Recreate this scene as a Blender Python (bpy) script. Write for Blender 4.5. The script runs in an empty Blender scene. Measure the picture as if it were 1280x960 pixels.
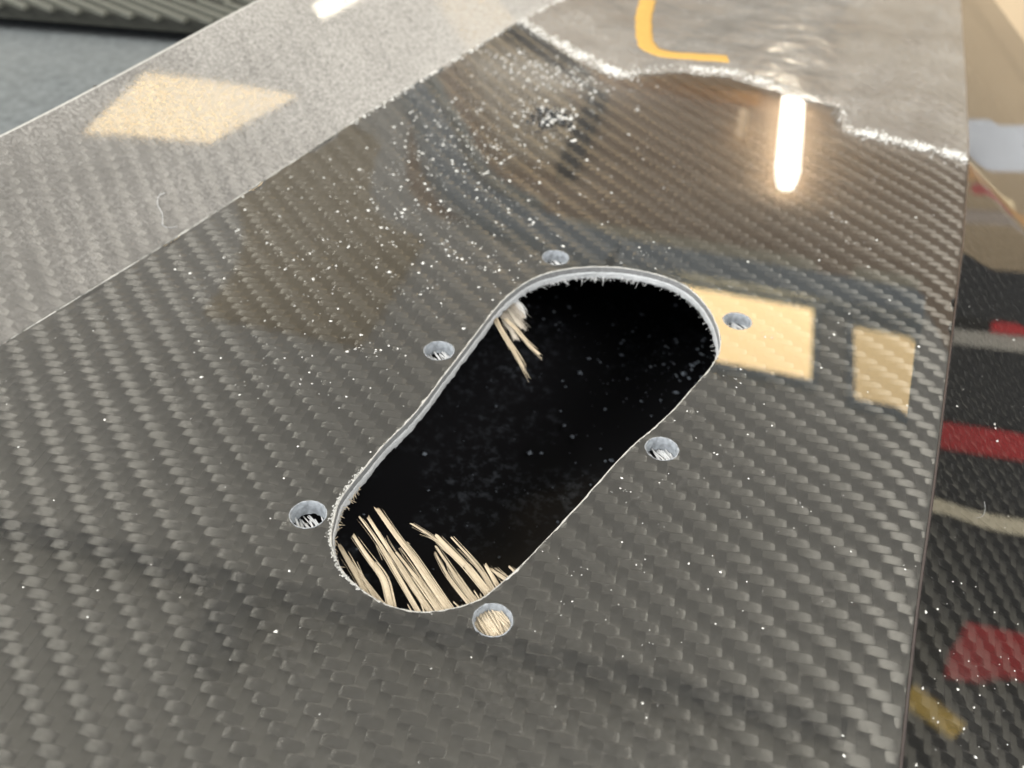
import bpy, math, random
import numpy as np
from mathutils import Matrix, Vector
from mathutils.geometry import delaunay_2d_cdt

random.seed(7)
rng = np.random.default_rng(11)
SC = bpy.context.scene
COL = SC.collection
MM = 0.001

# ------------------------------------------------------------------ camera, world, exposure
cam_d = bpy.data.cameras.new("camera")
cam = bpy.data.objects.new("camera", cam_d)
COL.objects.link(cam)
CR = ((0.8527444, 0.5203211, 0.0457484), (0.3685943, -0.5373908, -0.7585178), (-0.3700881, 0.6636844, -0.6500444))
CP = (66.19597, -131.44928, 129.97654)
cam.matrix_world = Matrix(((CR[0][0], -CR[1][0], -CR[2][0], CP[0] * MM),
                           (CR[0][1], -CR[1][1], -CR[2][1], CP[1] * MM),
                           (CR[0][2], -CR[1][2], -CR[2][2], CP[2] * MM),
                           (0, 0, 0, 1)))
cam_d.sensor_width = 36.0
cam_d.lens = 34.476
cam_d.clip_start = 0.005
cam_d.clip_end = 60.0
cam_d.dof.use_dof = True
cam_d.dof.focus_distance = 0.178
cam_d.dof.aperture_fstop = 21.0
SC.camera = cam

world = bpy.data.worlds.new("World")
SC.world = world
world.use_nodes = True
bg = world.node_tree.nodes["Background"]
bg.inputs[0].default_value = (0.97, 0.98, 1.0, 1)
bg.inputs[1].default_value = 1.36
SC.view_settings.view_transform = 'Standard'
SC.view_settings.look = 'None'
SC.view_settings.exposure = 0.0
SC.view_settings.gamma = 1.0
SC.view_settings.use_curve_mapping = False

# ------------------------------------------------------------------ node helpers
def new_mat(name):
    m = bpy.data.materials.new(name)
    m.use_nodes = True
    nt = m.node_tree
    nt.nodes.clear()
    return m, nt

class NB:
    def __init__(s, nt):
        s.nt = nt
    def n(s, t, **kw):
        nd = s.nt.nodes.new(t)
        ins = kw.pop('ins', {})
        for k, v in kw.items():
            setattr(nd, k, v)
        for k, v in ins.items():
            sk = nd.inputs[k]
            if hasattr(v, 'links') or isinstance(v, bpy.types.NodeSocket):
                s.nt.links.new(v, sk)
            else:
                sk.default_value = v
        return nd
    def math(s, op, a, b=0.0, clamp=False):
        return s.n('ShaderNodeMath', operation=op, use_clamp=clamp, ins={0: a, 1: b}).outputs[0]
    def ramp(s, v, a, b, c=0.0, d=1.0):
        return s.n('ShaderNodeMapRange', clamp=True, ins={0: v, 1: a, 2: b, 3: c, 4: d}).outputs[0]
    def noise(s, vec, scale, detail=3.0, rough=0.55, dist=0.0):
        return s.n('ShaderNodeTexNoise', ins={'Vector': vec, 'Scale': scale, 'Detail': detail, 'Roughness': rough, 'Distortion': dist}).outputs[0]
    def mixs(s, f, a, b):
        return s.n('ShaderNodeMixShader', ins={0: f, 1: a, 2: b}).outputs[0]
    def mixc(s, f, a, b):
        nd = s.n('ShaderNodeMix', data_type='RGBA')
        for i, v in ((0, f), (6, a), (7, b)):
            if isinstance(v, bpy.types.NodeSocket):
                s.nt.links.new(v, nd.inputs[i])
            else:
                nd.inputs[i].default_value = v
        return nd.outputs[2]
    def out(s, sh):
        o = s.n('ShaderNodeOutputMaterial')
        s.nt.links.new(sh, o.inputs[0])
    def obj(s):
        return s.n('ShaderNodeTexCoord').outputs['Object']

def C4(r, g=None, b=None):
    if g is None:
        g = b = r
    return (r, g, b, 1)

def simple(name, col, rough=0.7, var=0.25, scale=900, bump=0.0, spec=0.3):
    m, nt = new_mat(name)
    b = NB(nt)
    v = b.obj()
    f = b.noise(v, scale)
    c = b.mixc(f, C4(*[x * (1 - var) for x in col]), C4(*[min(1, x * (1 + var)) for x in col]))
    p = b.n('ShaderNodeBsdfPrincipled', ins={'Base Color': c, 'Roughness': rough, 'Specular IOR Level': spec})
    if bump:
        bp = b.n('ShaderNodeBump', ins={'Strength': bump, 'Distance': 0.0002, 'Height': f})
        nt.links.new(bp.outputs[0], p.inputs['Normal'])
    b.out(p.outputs[0])
    return m

def emit(name, col, s):
    m, nt = new_mat(name)
    b = NB(nt)
    e = b.n('ShaderNodeEmission', ins={0: C4(*col), 1: s})
    b.out(e.outputs[0])
    return m

# carbon tow: fibre bundle, gloss stretched across the fibre
def tow_mat():
    m, nt = new_mat("carbon_tow")
    b = NB(nt)
    uv = b.n('ShaderNodeUVMap', uv_map='UVMap').outputs[0]
    mp = b.n('ShaderNodeMapping', ins={0: uv, 3: (0.35, 9.0, 1)}).outputs[0]
    st = b.noise(mp, 2.2, 3.0, 0.6)
    tg = b.n('ShaderNodeTangent', direction_type='UV_MAP', uv_map='UVMap').outputs[0]
    bp = b.n('ShaderNodeBump', ins={'Strength': 0.35, 'Distance': 0.00004, 'Height': st}).outputs[0]
    col = b.mixc(st, C4(0.17, 0.166, 0.155), C4(0.30, 0.294, 0.275))
    g = b.n('ShaderNodeBsdfAnisotropic', ins={'Color': col, 'Roughness': 0.34, 'Anisotropy': 0.88, 'Rotation': 0.0, 'Normal': bp, 'Tangent': tg}).outputs[0]
    d = b.n('ShaderNodeBsdfDiffuse', ins={0: C4(0.016, 0.016, 0.015), 'Normal': bp}).outputs[0]
    b.out(b.n('ShaderNodeAddShader', ins={0: g, 1: d}).outputs[0])
    return m

# thin clear lacquer with dust lying on it
def coat_mat(name, dust=0.02, patch=0.0, rough=0.012, attr=False, ripple=0.0, soft=0.0, dustcol=(0.44, 0.43, 0.41), scale=1.0, grain=0.0):
    m, nt = new_mat(name)
    b = NB(nt)
    v = b.obj()
    lo = b.noise(v, 45 * scale, 4.0, 0.6)
    hi = b.noise(v, 900 * scale, 3.0, 0.7)
    fine = b.noise(v, 3200 * scale, 2.0, 0.6)
    k = b.math('MULTIPLY', b.ramp(lo, 0.30, 0.72), b.ramp(hi, 0.42 - 0.14 * soft, 0.62 + 0.12 * soft))
    k = b.math('ADD', b.math('MULTIPLY', k, patch), dust)
    k = b.math('MULTIPLY', k, b.ramp(fine, 0.2, 0.75, 1 - grain, 1 + grain * 0.6))
    if attr:
        a = b.n('ShaderNodeAttribute', attribute_name='dust').outputs['Fac']
        gr = b.ramp(b.noise(v, 1300, 3.0, 0.7), 0.40, 0.72, 0.1 + 0.4 * soft, 1.3)
        k = b.math('ADD', k, b.math('MULTIPLY', a, gr))
    k = b.math('MINIMUM', k, 0.96)
    fr = b.n('ShaderNodeFresnel', ins={0: 1.6}).outputs[0]
    g = b.n('ShaderNodeBsdfGlossy', ins={0: C4(1), 'Roughness': rough})
    if ripple:
        bp = b.n('ShaderNodeBump', ins={'Strength': 1.0, 'Distance': ripple, 'Height': b.noise(v, 70, 2.0, 0.5)}).outputs[0]
        nt.links.new(bp, g.inputs['Normal'])
    g = g.outputs[0]
    t = b.n('ShaderNodeBsdfTransparent', ins={0: C4(0.97, 0.965, 0.95)}).outputs[0]
    base = b.mixs(fr, t, g)
    d = b.n('ShaderNodeBsdfDiffuse', ins={0: C4(*dustcol), 1: 0.3}).outputs[0]
    b.out(b.mixs(k, base, d))
    return m

M_TOW = tow_mat()
M_COAT = coat_mat("clear_lacquer", 0.032, 0.04, 0.010, attr=True)
M_FLANGE = coat_mat("dusty_lacquer", 0.27, 0.42, 0.045, attr=True, grain=0.35, scale=1.2, soft=0.2, dustcol=(0.37, 0.36, 0.345))
M_BAND = coat_mat("sanded_lacquer", 0.22, 0.50, 0.16, attr=True, grain=1.0, scale=1.0, ripple=0.0006)
M_FACE = coat_mat("edge_lacquer", 0.002, 0.006, 0.012, attr=True)
def resin_mat():
    m, nt = new_mat("carbon_ground")
    b = NB(nt)
    g = b.n('ShaderNodeBsdfAnisotropic', ins={'Color': C4(0.165, 0.161, 0.15), 'Roughness': 0.42}).outputs[0]
    d = b.n('ShaderNodeBsdfDiffuse', ins={0: C4(0.012)}).outputs[0]
    b.out(b.n('ShaderNodeAddShader', ins={0: g, 1: d}).outputs[0])
    return m
M_RESIN = resin_mat()
M_CUT = simple("cut_laminate", (0.185, 0.19, 0.195), 0.75, 0.45, 1500, 0.6)
M_ARAMID = simple("cut_fibre_white", (0.40, 0.415, 0.43), 0.9, 0.25, 2500, 0.8)
M_LIP = simple("chipped_lacquer", (0.38, 0.38, 0.365), 0.7, 0.3, 2500, 0.6)
M_DUST = simple("white_dust", (0.62, 0.62, 0.60), 0.8, 0.12, 2000)
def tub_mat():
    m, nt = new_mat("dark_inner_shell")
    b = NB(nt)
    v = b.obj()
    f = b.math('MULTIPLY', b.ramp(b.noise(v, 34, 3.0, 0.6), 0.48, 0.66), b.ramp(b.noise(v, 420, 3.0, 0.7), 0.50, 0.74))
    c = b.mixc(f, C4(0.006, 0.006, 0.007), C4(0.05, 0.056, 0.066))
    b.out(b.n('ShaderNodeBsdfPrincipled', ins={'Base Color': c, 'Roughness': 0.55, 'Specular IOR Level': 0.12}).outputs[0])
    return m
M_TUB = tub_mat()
M_HOLE = simple("drilled_glass_layer", (0.23, 0.25, 0.275), 0.55, 0.75, 900, 0.8)

def strand_mat(name, c1, c2):
    m, nt = new_mat(name)
    b = NB(nt)
    uv = b.n('ShaderNodeUVMap', uv_map='UVMap').outputs[0]
    mp = b.n('ShaderNodeMapping', ins={0: uv, 3: (0.5, 14.0, 1)}).outputs[0]
    st = b.noise(mp, 3.0, 3.0, 0.65)
    c = b.mixc(b.ramp(st, 0.3, 0.7), C4(*c1), C4(*c2))
    bp = b.n('ShaderNodeBump', ins={'Strength': 0.6, 'Distance': 0.00008, 'Height': st}).outputs[0]
    p = b.n('ShaderNodeBsdfPrincipled', ins={'Base Color': c, 'Roughness': 0.6, 'Specular IOR Level': 0.35, 'Normal': bp})
    b.out(p.outputs[0])
    return m
M_STRAND = strand_mat("aramid_fibre", (0.36, 0.295, 0.205), (0.56, 0.485, 0.375))
M_TUFT = strand_mat("pale_fibre", (0.20, 0.18, 0.155), (0.46, 0.42, 0.36))
M_WHITEFIB = strand_mat("white_fibre", (0.40, 0.41, 0.42), (0.58, 0.59, 0.60))

# ------------------------------------------------------------------ mesh helpers (mm in, metres out)
def mk(name, V, F, mat, parent=None, smooth=True, uv=None, attrs=None, **props):
    V = np.asarray(V, np.float32) * MM
    me = bpy.data.meshes.new(name)
    if isinstance(F, np.ndarray):
        nf, k = F.shape
        me.vertices.add(len(V))
        me.vertices.foreach_set('co', V.ravel())
        me.loops.add(nf * k)
        me.loops.foreach_set('vertex_index', F.astype(np.int32).ravel())
        me.polygons.add(nf)
        me.polygons.foreach_set('loop_start', np.arange(0, nf * k, k, dtype=np.int32))
        me.update(calc_edges=True)
    else:
        me.from_pydata([tuple(map(float, v)) for v in V], [], F)
        me.update()
    if uv is not None:
        lay = me.uv_layers.new(name='UVMap')
        li = np.zeros(len(me.loops), np.int32)
        me.loops.foreach_get('vertex_index', li)
        lay.data.foreach_set('uv', np.asarray(uv, np.float32)[li].ravel())
    for an, av in (attrs or {}).items():
        a = me.attributes.new(an, 'FLOAT', 'POINT')
        a.data.foreach_set('value', np.asarray(av, np.float32))
    me.polygons.foreach_set('use_smooth', np.full(len(me.polygons), smooth))
    me.materials.append(mat)
    o = bpy.data.objects.new(name, me)
    COL.objects.link(o)
    if parent is not None:
        o.parent = parent
    for k, v in props.items():
        o[k] = v
    return o

def thing(name, label, cat, loc=(0, 0, 0), group=None):
    o = bpy.data.objects.new(name, None)
    o.empty_display_size = 0.01
    COL.objects.link(o)
    o.location = [c * MM for c in loc]
    o['label'] = label
    o['category'] = cat
    if group:
        o['group'] = group
    return o

def boxvf(c, ex, ey, ez, hx, hy, hz):
    c, ex, ey, ez = map(lambda a: np.array(a, float), (c, ex, ey, ez))
    V = [c + sx * hx * ex + sy * hy * ey + sz * hz * ez for sx in (-1, 1) for sy in (-1, 1) for sz in (-1, 1)]
    F = [(0, 1, 3, 2), (4, 6, 7, 5), (0, 4, 5, 1), (2, 3, 7, 6), (0, 2, 6, 4), (1, 5, 7, 3)]
    return V, F

def join(parts):
    V, F = [], []
    for v, f in parts:
        k = len(V)
        V += [tuple(map(float, p)) for p in v]
        F += [tuple(i + k for i in q) for q in f]
    return V, F

# ------------------------------------------------------------------ the panel's folded surface
A30, A40 = math.radians(30), math.radians(40)
U = np.array([0.99967, 0.0258, 0.0])          # across the left crease
O = np.array([0.988, 0.157, 0.0])             # outward over the right ridge
RY = np.array([-400, -200, -39.0, -25.4, -7.4, 22.8, 68.1, 115.3, 164.9, 230.0, 306.2, 500.0])
RX = np.array([128.0, 104.0, 82.1, 79.8, 76.9, 72.6, 65.7, 58.4, 49.6, 36.5, 20.5, -20.0])

def xc(y): return -102.45 - 0.0259 * y
def xr(y): return np.interp(y, RY, RX)

BLX = [-106.9, -86.1, -57.4, -45.8, -28.8, -9.6, 8.0, 13.6, 49.4]
BLY = [168.5, 161.2, 153.5, 171.1, 178.5, 175.1, 173.7, 160.0, 163.6]

def zf(x, y):
    dr = np.maximum(0, 10 - (xr(y) - x) * 0.985)
    dc = np.maximum(0, 46 - (x - xc(y)))
    w = np.clip((y + 10) / 110, 0, 1)
    db = np.maximum(0, y - np.interp(x, BLX, BLY))
    return -0.055 * (db - 3.0 * (1 - np.exp(-db / 3.0))) - 0.0088 * np.minimum(dr, 10) ** 2 + 0.0012 * np.minimum(dc, 46) ** 2 * w * w * (3 - 2 * w)

def surf(x, y, h=0.0):
    x = np.asarray(x, float); y = np.asarray(y, float); h = np.asarray(h, float) + 0 * x
    c, r = xc(y), xr(y)
    xm = np.clip(x, c, r)
    z = zf(xm, y)
    e = 0.3
    gx = (zf(xm + e, y) - zf(xm - e, y)) / (2 * e)
    gy = (zf(xm, y + e) - zf(xm, y - e)) / (2 * e)
    P = np.stack([xm, y, z], -1)
    N = np.stack([-gx, -gy, np.ones_like(x)], -1)
    L = x < c
    s = np.where(L, c - x, 0)
    P = P + s[..., None] * (-math.cos(A30) * U + np.array([0, 0, math.sin(A30)]))
    N = np.where(L[..., None], math.sin(A30) * U + np.array([0, 0, math.cos(A30)]), N)
    Rr = x > r
    s = np.where(Rr, x - r, 0)
    P = P + s[..., None] * (math.cos(A40) * O - np.array([0, 0, math.sin(A40)]))
    N = np.where(Rr[..., None], math.sin(A40) * O + np.array([0, 0, math.cos(A40)]), N)
    N = N / np.linalg.norm(N, axis=-1, keepdims=True)
    return P + N * h[..., None]

HOLE0 = [(-12.6,-50.3),(-15.4,-45.6),(-16.6,-42.8),(-17.4,-38.4),(-17.9,-33.7),(-18.6,-28.0),(-18.7,-22.8),(-18.9,-17.9),(-19.5,-12.5),(-20.6,-5.4),(-21.8,3.2),(-23.6,15.3),(-24.4,21.5),(-24.6,28.1),(-23.8,35.0),(-21.2,41.3),(-15.9,47.5),(-9.6,51.9),(-2.5,54.5),(4.7,55.0),(10.8,52.7),(16.3,48.1),(20.7,42.2),(23.4,36.2),(24.0,29.3),(23.5,20.8),(23.0,12.8),(22.0,5.6),(20.9,-0.2),(20.2,-6.4),(19.7,-14.2),(19.2,-22.7),(18.5,-31.0),(17.8,-38.0),(16.5,-45.3),(15.5,-48.1),(13.5,-50.9),(11.4,-53.1),(8.5,-55.1),(5.1,-56.3),(2.2,-56.6),(-0.9,-56.4),(-5.2,-55.5),(-9.2,-53.4)]
def smooth_closed(P, n):
    P = np.array(P, float)
    m = len(P)
    out = []
    for i in range(m):
        p0, p1, p2, p3 = P[i - 1], P[i], P[(i + 1) % m], P[(i + 2) % m]
        for t in np.linspace(0, 1, n, endpoint=False):
            out.append(0.5 * (2 * p1 + (p2 - p0) * t + (2 * p0 - 5 * p1 + 4 * p2 - p3) * t * t + (3 * p1 - p0 - 3 * p2 + p3) * t ** 3))
    return np.array(out)
HOLE = smooth_closed(HOLE0, 7)                 # clockwise or not: fixed below
_a = 0.5 * np.sum(HOLE[:, 0] * np.roll(HOLE[:, 1], -1) - np.roll(HOLE[:, 0], -1) * HOLE[:, 1])
if _a < 0:
    HOLE = HOLE[::-1].copy()                    # counter-clockwise
HT = np.roll(HOLE, -1, 0) - np.roll(HOLE, 1, 0)
HT /= np.linalg.norm(HT, axis=1)[:, None]
HIN = np.stack([-HT[:, 1], HT[:, 0]], 1)        # points into the opening
SCREWS = [(19.7, -49.7), (-19.0, -48.7), (-26.2, 1.8), (-23.5, 47.2), (22.7, 48.5), (25.8, 1.3)]
SR = 3.06

def in_poly(pts, poly):
    x, y = pts[:, 0], pts[:, 1]
    ins = np.zeros(len(pts), bool)
    x1, y1 = poly[:, 0], poly[:, 1]
    x2, y2 = np.roll(x1, -1), np.roll(y1, -1)
    for a, b, c, d in zip(x1, y1, x2, y2):
        if b == d:
            continue
        m = ((b > y) != (d > y)) & (x < (c - a) * (y - b) / (d - b) + a)
        ins ^= m
    return ins

panel = thing("carbon_fibre_panel", "glossy black woven carbon fibre panel with a long rounded slot cut through it", "panel")

# --- floor sheet by constrained triangulation
def floor_sheet():
    ys = np.arange(-170, 431, 5.0)
    outer = [(xc(y), y) for y in ys] + [(xr(y), y) for y in ys[::-1]]
    vs = [Vector(p) for p in outer]
    n0 = len(vs)
    ed = [(i, (i + 1) % n0) for i in range(n0)]
    def loop(P):
        k = len(vs)
        vs.extend(Vector((float(p[0]), float(p[1]))) for p in P)
        ed.extend((k + i, k + (i + 1) % len(P)) for i in range(len(P)))
    loop(HOLE)
    circ = []
    for cx, cy in SCREWS:
        a = np.linspace(0, 2 * math.pi, 32, endpoint=False)
        cp = np.c_[cx + SR * np.cos(a), cy + SR * np.sin(a)]
        circ.append(cp)
        loop(cp)
    g = []
    for y in np.arange(-168, 430, 3.5):
        for x in np.arange(xc(y) + 1.6, xr(y) - 11, 3.5):
            g.append((x + 0.3 * math.sin(y), y))
        for d in (1.5, 3, 4.5, 6, 7.5, 9, 10.5):
            g.append((xr(y) - d, y))
    g = np.array(g)
    bad = in_poly(g, HOLE)
    for cx, cy in SCREWS:
        bad |= np.hypot(g[:, 0] - cx, g[:, 1] - cy) < SR + 0.4
    dd = np.min(np.hypot(g[:, None, 0] - HOLE[None, :, 0], g[:, None, 1] - HOLE[None, :, 1]), 1)
    g = g[~bad & (dd > 0.7)]
    vs.extend(Vector((float(x), float(y))) for x, y in g)
    V, _, F, *_r = delaunay_2d_cdt(vs, ed, [], 0, 1e-5)
    V = np.array([tuple(v) for v in V])
    F = np.array([f for f in F if len(f) == 3])
    cen = V[F].mean(1)
    keep = (cen[:, 0] > xc(cen[:, 1])) & (cen[:, 0] < xr(cen[:, 1])) & ~in_poly(cen, HOLE)
    for cp in circ:
        keep &= ~in_poly(cen, cp)
    F = F[keep]
    a = V[F]
    ar = (a[:, 1, 0] - a[:, 0, 0]) * (a[:, 2, 1] - a[:, 0, 1]) - (a[:, 1, 1] - a[:, 0, 1]) * (a[:, 2, 0] - a[:, 0, 0])
    F[ar < 0] = F[ar < 0][:, ::-1]
    return V, F

def gauss(x, y, cx, cy, sx, sy, rot=0.0):
    c, s = math.cos(rot), math.sin(rot)
    u = ((x - cx) * c + (y - cy) * s) / sx
    v = (-(x - cx) * s + (y - cy) * c) / sy
    return np.exp(-0.5 * (u * u + v * v))

FV, FF = floor_sheet()
fx, fy = FV[:, 0], FV[:, 1]
bandd = np.where(fy > 140, np.exp(-np.abs(fy - np.interp(fx, [-106.9, -86.1, -57.4, -45.8, -28.8, -9.6, 8.0, 13.6, 49.4], [168.5, 161.2, 153.5, 171.1, 178.5, 175.1, 173.7, 160, 163.6])) / 3.5), 0)
dustf = (0.30 * bandd + 0.16 * gauss(fx, fy, -84, 128, 20, 20) + 0.22 * gauss(fx, fy, -74, 138, 22, 7, 0.3)
         + 0.05 * gauss(fx, fy, -85, 60, 22, 60) + 0.03 * gauss(fx, fy, -90, 20, 14, 60)
         + 0.10 * gauss(fx, fy, 35, 158, 28, 5) + 0.05 * np.exp(-np.maximum(0, fx - xc(fy)) / 3.0))
mk("clear_coat", surf(fx, fy, 0.0), FF, M_COAT, panel, attrs={'dust': dustf})
mk("resin_base", surf(fx, fy, -0.15), FF, M_RESIN, panel)

def strip(name, mat, parent, ys, ss, side, h=0.0, dustfn=None):
    Y, S = np.meshgrid(ys, ss, indexing='ij')
    X = xc(Y) - S * (1 + 0) if side < 0 else xr(Y) + S
    P = surf(X, Y, h).reshape(-1, 3)
    ny, ns = Y.shape
    idx = np.arange(ny * ns).reshape(ny, ns)
    F = np.stack([idx[:-1, :-1], idx[1:, :-1], idx[1:, 1:], idx[:-1, 1:]], -1).reshape(-1, 4)
    if side > 0:
        F = F[:, ::-1]
    at = {'dust': dustfn(S.ravel(), Y.ravel())} if dustfn else {'dust': np.zeros(P.shape[0])}
    return mk(name, P, F, mat, parent, attrs=at)

def rim_s(y): return 42.0 + (y + 12.8) * 0.04
ysf = np.arange(-170, 431, 4.0)
def flange_dust(s, y):
    return (0.34 * gauss(s, y, 8, 135, 30, 55) + 0.10 * np.exp(-((s - 44) / 8.0) ** 2)
            + 0.30 * np.exp(-(np.maximum(0, s)) / 1.6) * np.clip((y - 55) / 60, 0, 1.4)
            + 0.16 * np.clip((y - 60) / 150, 0, 1) + 0.46 * np.clip((y + 20) / 80, 0, 1))
def flange_sheet(name, mat, h, parent):
    T = np.linspace(0, 1, 18)
    Y, TT = np.meshgrid(ysf, T, indexing='ij')
    S = TT * rim_s(Y)
    P = surf(xc(Y) - S, Y, h).reshape(-1, 3)
    ny, ns = Y.shape
    idx = np.arange(ny * ns).reshape(ny, ns)
    F = np.stack([idx[:-1, :-1], idx[1:, :-1], idx[1:, 1:], idx[:-1, 1:]], -1).reshape(-1, 4)
    return mk(name, P, F, mat, parent, attrs={'dust': flange_dust(S.ravel(), Y.ravel())})
flange = flange_sheet("side_flange", M_FLANGE, 0.0, panel)
flange_sheet("flange_base", M_RESIN, -0.15, panel)
# rounded outer rim of the flange
def flange_rim():
    prof = [(0.0, 0.0), (0.35, -0.06), (0.62, -0.3), (0.72, -0.7), (0.72, -1.9), (0.5, -2.4), (0.0, -2.6)]
    V = []
    for y in ysf:
        for ds, h in prof:
            V.append(surf(np.array([xc(y) - rim_s(y) - ds]), np.array([y]), np.array([h]))[0])
    n = len(prof)
    F = np.array([(i * n + j, (i + 1) * n + j, (i + 1) * n + j + 1, i * n + j + 1) for i in range(len(ysf) - 1) for j in range(n - 1)])
    mk("flange_rim", V, F, M_LIP, panel)
flange_rim()

def face_dust(s, y):
    return 0.05 * gauss(s, y, 18, -20, 10, 12) + 0.25 * gauss(s, y, 6, 163, 14, 2.5) + 0.05 * np.clip((y - 165) / 40, 0, 1)
strip("edge_face", M_FACE, panel, ysf, np.linspace(0.0, 62, 22), 1, 0.0, face_dust)
strip("edge_face_base", M_RESIN, panel, ysf, np.linspace(0.0, 62, 22), 1, -0.15)

# thin pale line where the flange meets the floor
def crease_line():
    ys = np.arange(-130, 75, 1.5)
    V = []
    for i, y in enumerate(ys):
        w = 0.10 + 0.05 * math.sin(y * 0.31) + 0.05 * rng.standard_normal()
        for k, v in enumerate((-w, 0, w)):
            V.append(surf(np.array([xc(y) + v]), np.array([y]), np.array([0.05 if k == 1 else 0.02]))[0])
    F = np.array([(i * 3 + j, i * 3 + j + 1, (i + 1) * 3 + j + 1, (i + 1) * 3 + j) for i in range(len(ys) - 1) for j in range(2)])
    mk("crease_line", V, F, M_LIP, panel)
crease_line()

# --- woven tows, 2x2 twill
TW = 2.0
ANG = math.radians(20.02)
AV = np.array([math.cos(ANG), math.sin(ANG)]) * TW
BV = np.array([math.sin(ANG), -math.cos(ANG)]) * TW

def tows():
    K = 260
    cen, dirs = [], []
    I, J = np.meshgrid(np.arange(-K, K), np.arange(-K, K), indexing='ij')
    m = (I - J) % 4 == 0
    i, j = I[m], J[m]
    cw = (i[:, None] + 1) * AV + (j[:, None] + 0.5) * BV
    m = (J - I + 3) % 4 == 0
    i, j = I[m], J[m]
    cq = (i[:, None] + 0.5) * AV + (j[:, None] + 1) * BV
    cen = np.concatenate([cw, cq])
    d = np.concatenate([np.repeat(AV[None] / TW, len(cw), 0), np.repeat(BV[None] / TW, len(cq), 0)])
    y, x = cen[:, 1], cen[:, 0]
    ok = (y > -125) & (y < 260) & (x > xc(y) - rim_s(y) + 1.0) & (x < xr(y) + 42)
    # only where the camera's neighbourhood can see
    ok &= ~((x < xc(y) + 4) & (y < -80))
    cen, d = cen[ok], d[ok]
    ins = in_poly(cen, HOLE)
    din = np.full(len(cen), 9.0)
    din[ins] = np.min(np.hypot(cen[ins, None, 0] - HOLE[None, :, 0], cen[ins, None, 1] - HOLE[None, :, 1]), 1)
    keep = ~(ins & (din > 2.2))
    return cen[keep], d[keep]

CEN, DIR = tows()
UU = np.array([-1.22, -1.05, -0.85, -0.5, 0.0, 0.5, 0.85, 1.05, 1.22])
VV = np.array([-0.47, -0.36, 0.0, 0.36, 0.47])
def build_tows(sel, name, parent):
    c, d = CEN[sel], DIR[sel]
    n = len(c)
    per = np.stack([-d[:, 1], d[:, 0]], 1)
    gu, gv = np.meshgrid(UU, VV, indexing='ij')
    gu, gv = gu.ravel(), gv.ravel()
    k = len(gu)
    wsc = 1 + 0.05 * rng.standard_normal(n)
    lsc = 1 + 0.04 * rng.standard_normal(n)
    off = 0.03 * rng.standard_normal((n, 2))
    # slow drift of the cloth
    drift = 0.35 * np.stack([np.sin(c[:, 1] * 0.045 + 0.6), np.sin(c[:, 0] * 0.05 + 1.9)], 1)
    roll = 0.016 * rng.standard_normal(n)
    pitch = 0.014 * rng.standard_normal(n)
    wf = np.abs(d @ (AV / TW)) > 0.7
    wid = np.where(wf[:, None], np.sqrt(1 - 0.93 * np.abs(gu / 1.24) ** 3.2)[None], 1.06 * (1 - 0.06 * np.abs(gu / 1.24) ** 4)[None])
    pu = gu[None] * lsc[:, None] * TW
    pv = (gv[None] * wid) * wsc[:, None] * TW
    xy = c[:, None] + off[:, None] + drift[:, None] + pu[..., None] * d[:, None] + pv[..., None] * per[:, None]
    h = -0.04 - 0.075 * np.abs(gu) ** 3.0 - 0.12 * np.maximum(0, np.abs(gu) - 0.85) ** 1.3 - 0.035 * np.abs(2 * gv) ** 3
    h = np.where(wf[:, None], h[None], -0.05 + 0.60 * h[None] - 0.05 * np.maximum(0, np.abs(gu) - 1.0)[None] * 4) + roll[:, None] * pv * 0.6 + pitch[:, None] * pu * 0.5
    h = np.minimum(h, -0.02)
    P = xy.reshape(-1, 2)
    h = h.ravel()
    snap = np.zeros(len(P), bool)
    near = (np.abs(P[:, 0]) < 30) & (np.abs(P[:, 1]) < 62)
    ni = np.where(near)[0]
    ins = ni[in_poly(P[ni], HOLE)]
    if len(ins):
        q = np.argmin(np.hypot(P[ins, None, 0] - HOLE[None, :, 0], P[ins, None, 1] - HOLE[None, :, 1]), 1)
        P[ins] = HOLE[q] - HIN[q] * 0.02
        snap[ins] = True
    for cx, cy in SCREWS:
        r = np.hypot(P[:, 0] - cx, P[:, 1] - cy)
        b = r < SR + 0.03
        snap |= b
        P[b] = np.array([cx, cy]) + (P[b] - np.array([cx, cy])) / np.maximum(r[b], 1e-6)[:, None] * (SR + 0.03)
    V = surf(P[:, 0], P[:, 1], h)
    uv = np.stack([(pu + 37.1 * rng.random((n, 1))).ravel(), (pv + 11.3 * rng.random((n, 1))).ravel()], 1)
    nu, nv = len(UU), len(VV)
    t = np.arange(k).reshape(nu, nv)
    q = np.stack([t[:-1, :-1], t[1:, :-1], t[1:, 1:], t[:-1, 1:]], -1).reshape(-1, 4)
    F = (q[None] + (np.arange(n) * k)[:, None, None]).reshape(-1, 4)
    # drop collapsed faces
    a = P[F]
    ar = np.abs((a[:, 2, 0] - a[:, 0, 0]) * (a[:, 3, 1] - a[:, 1, 1]) - (a[:, 2, 1] - a[:, 0, 1]) * (a[:, 3, 0] - a[:, 1, 0]))
    F = F[(ar > 1e-3) & ~snap[F].all(1)]
    return mk(name, V, F, M_TOW, parent, uv=uv, kind="stuff")
cx_, cy_ = CEN[:, 0], CEN[:, 1]
build_tows((cx_ >= xc(cy_)) & (cx_ <= xr(cy_)), "woven_tow", panel)
build_tows(cx_ < xc(cy_), "woven_tow", panel)
build_tows(cx_ > xr(cy_), "woven_tow", panel)

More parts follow.
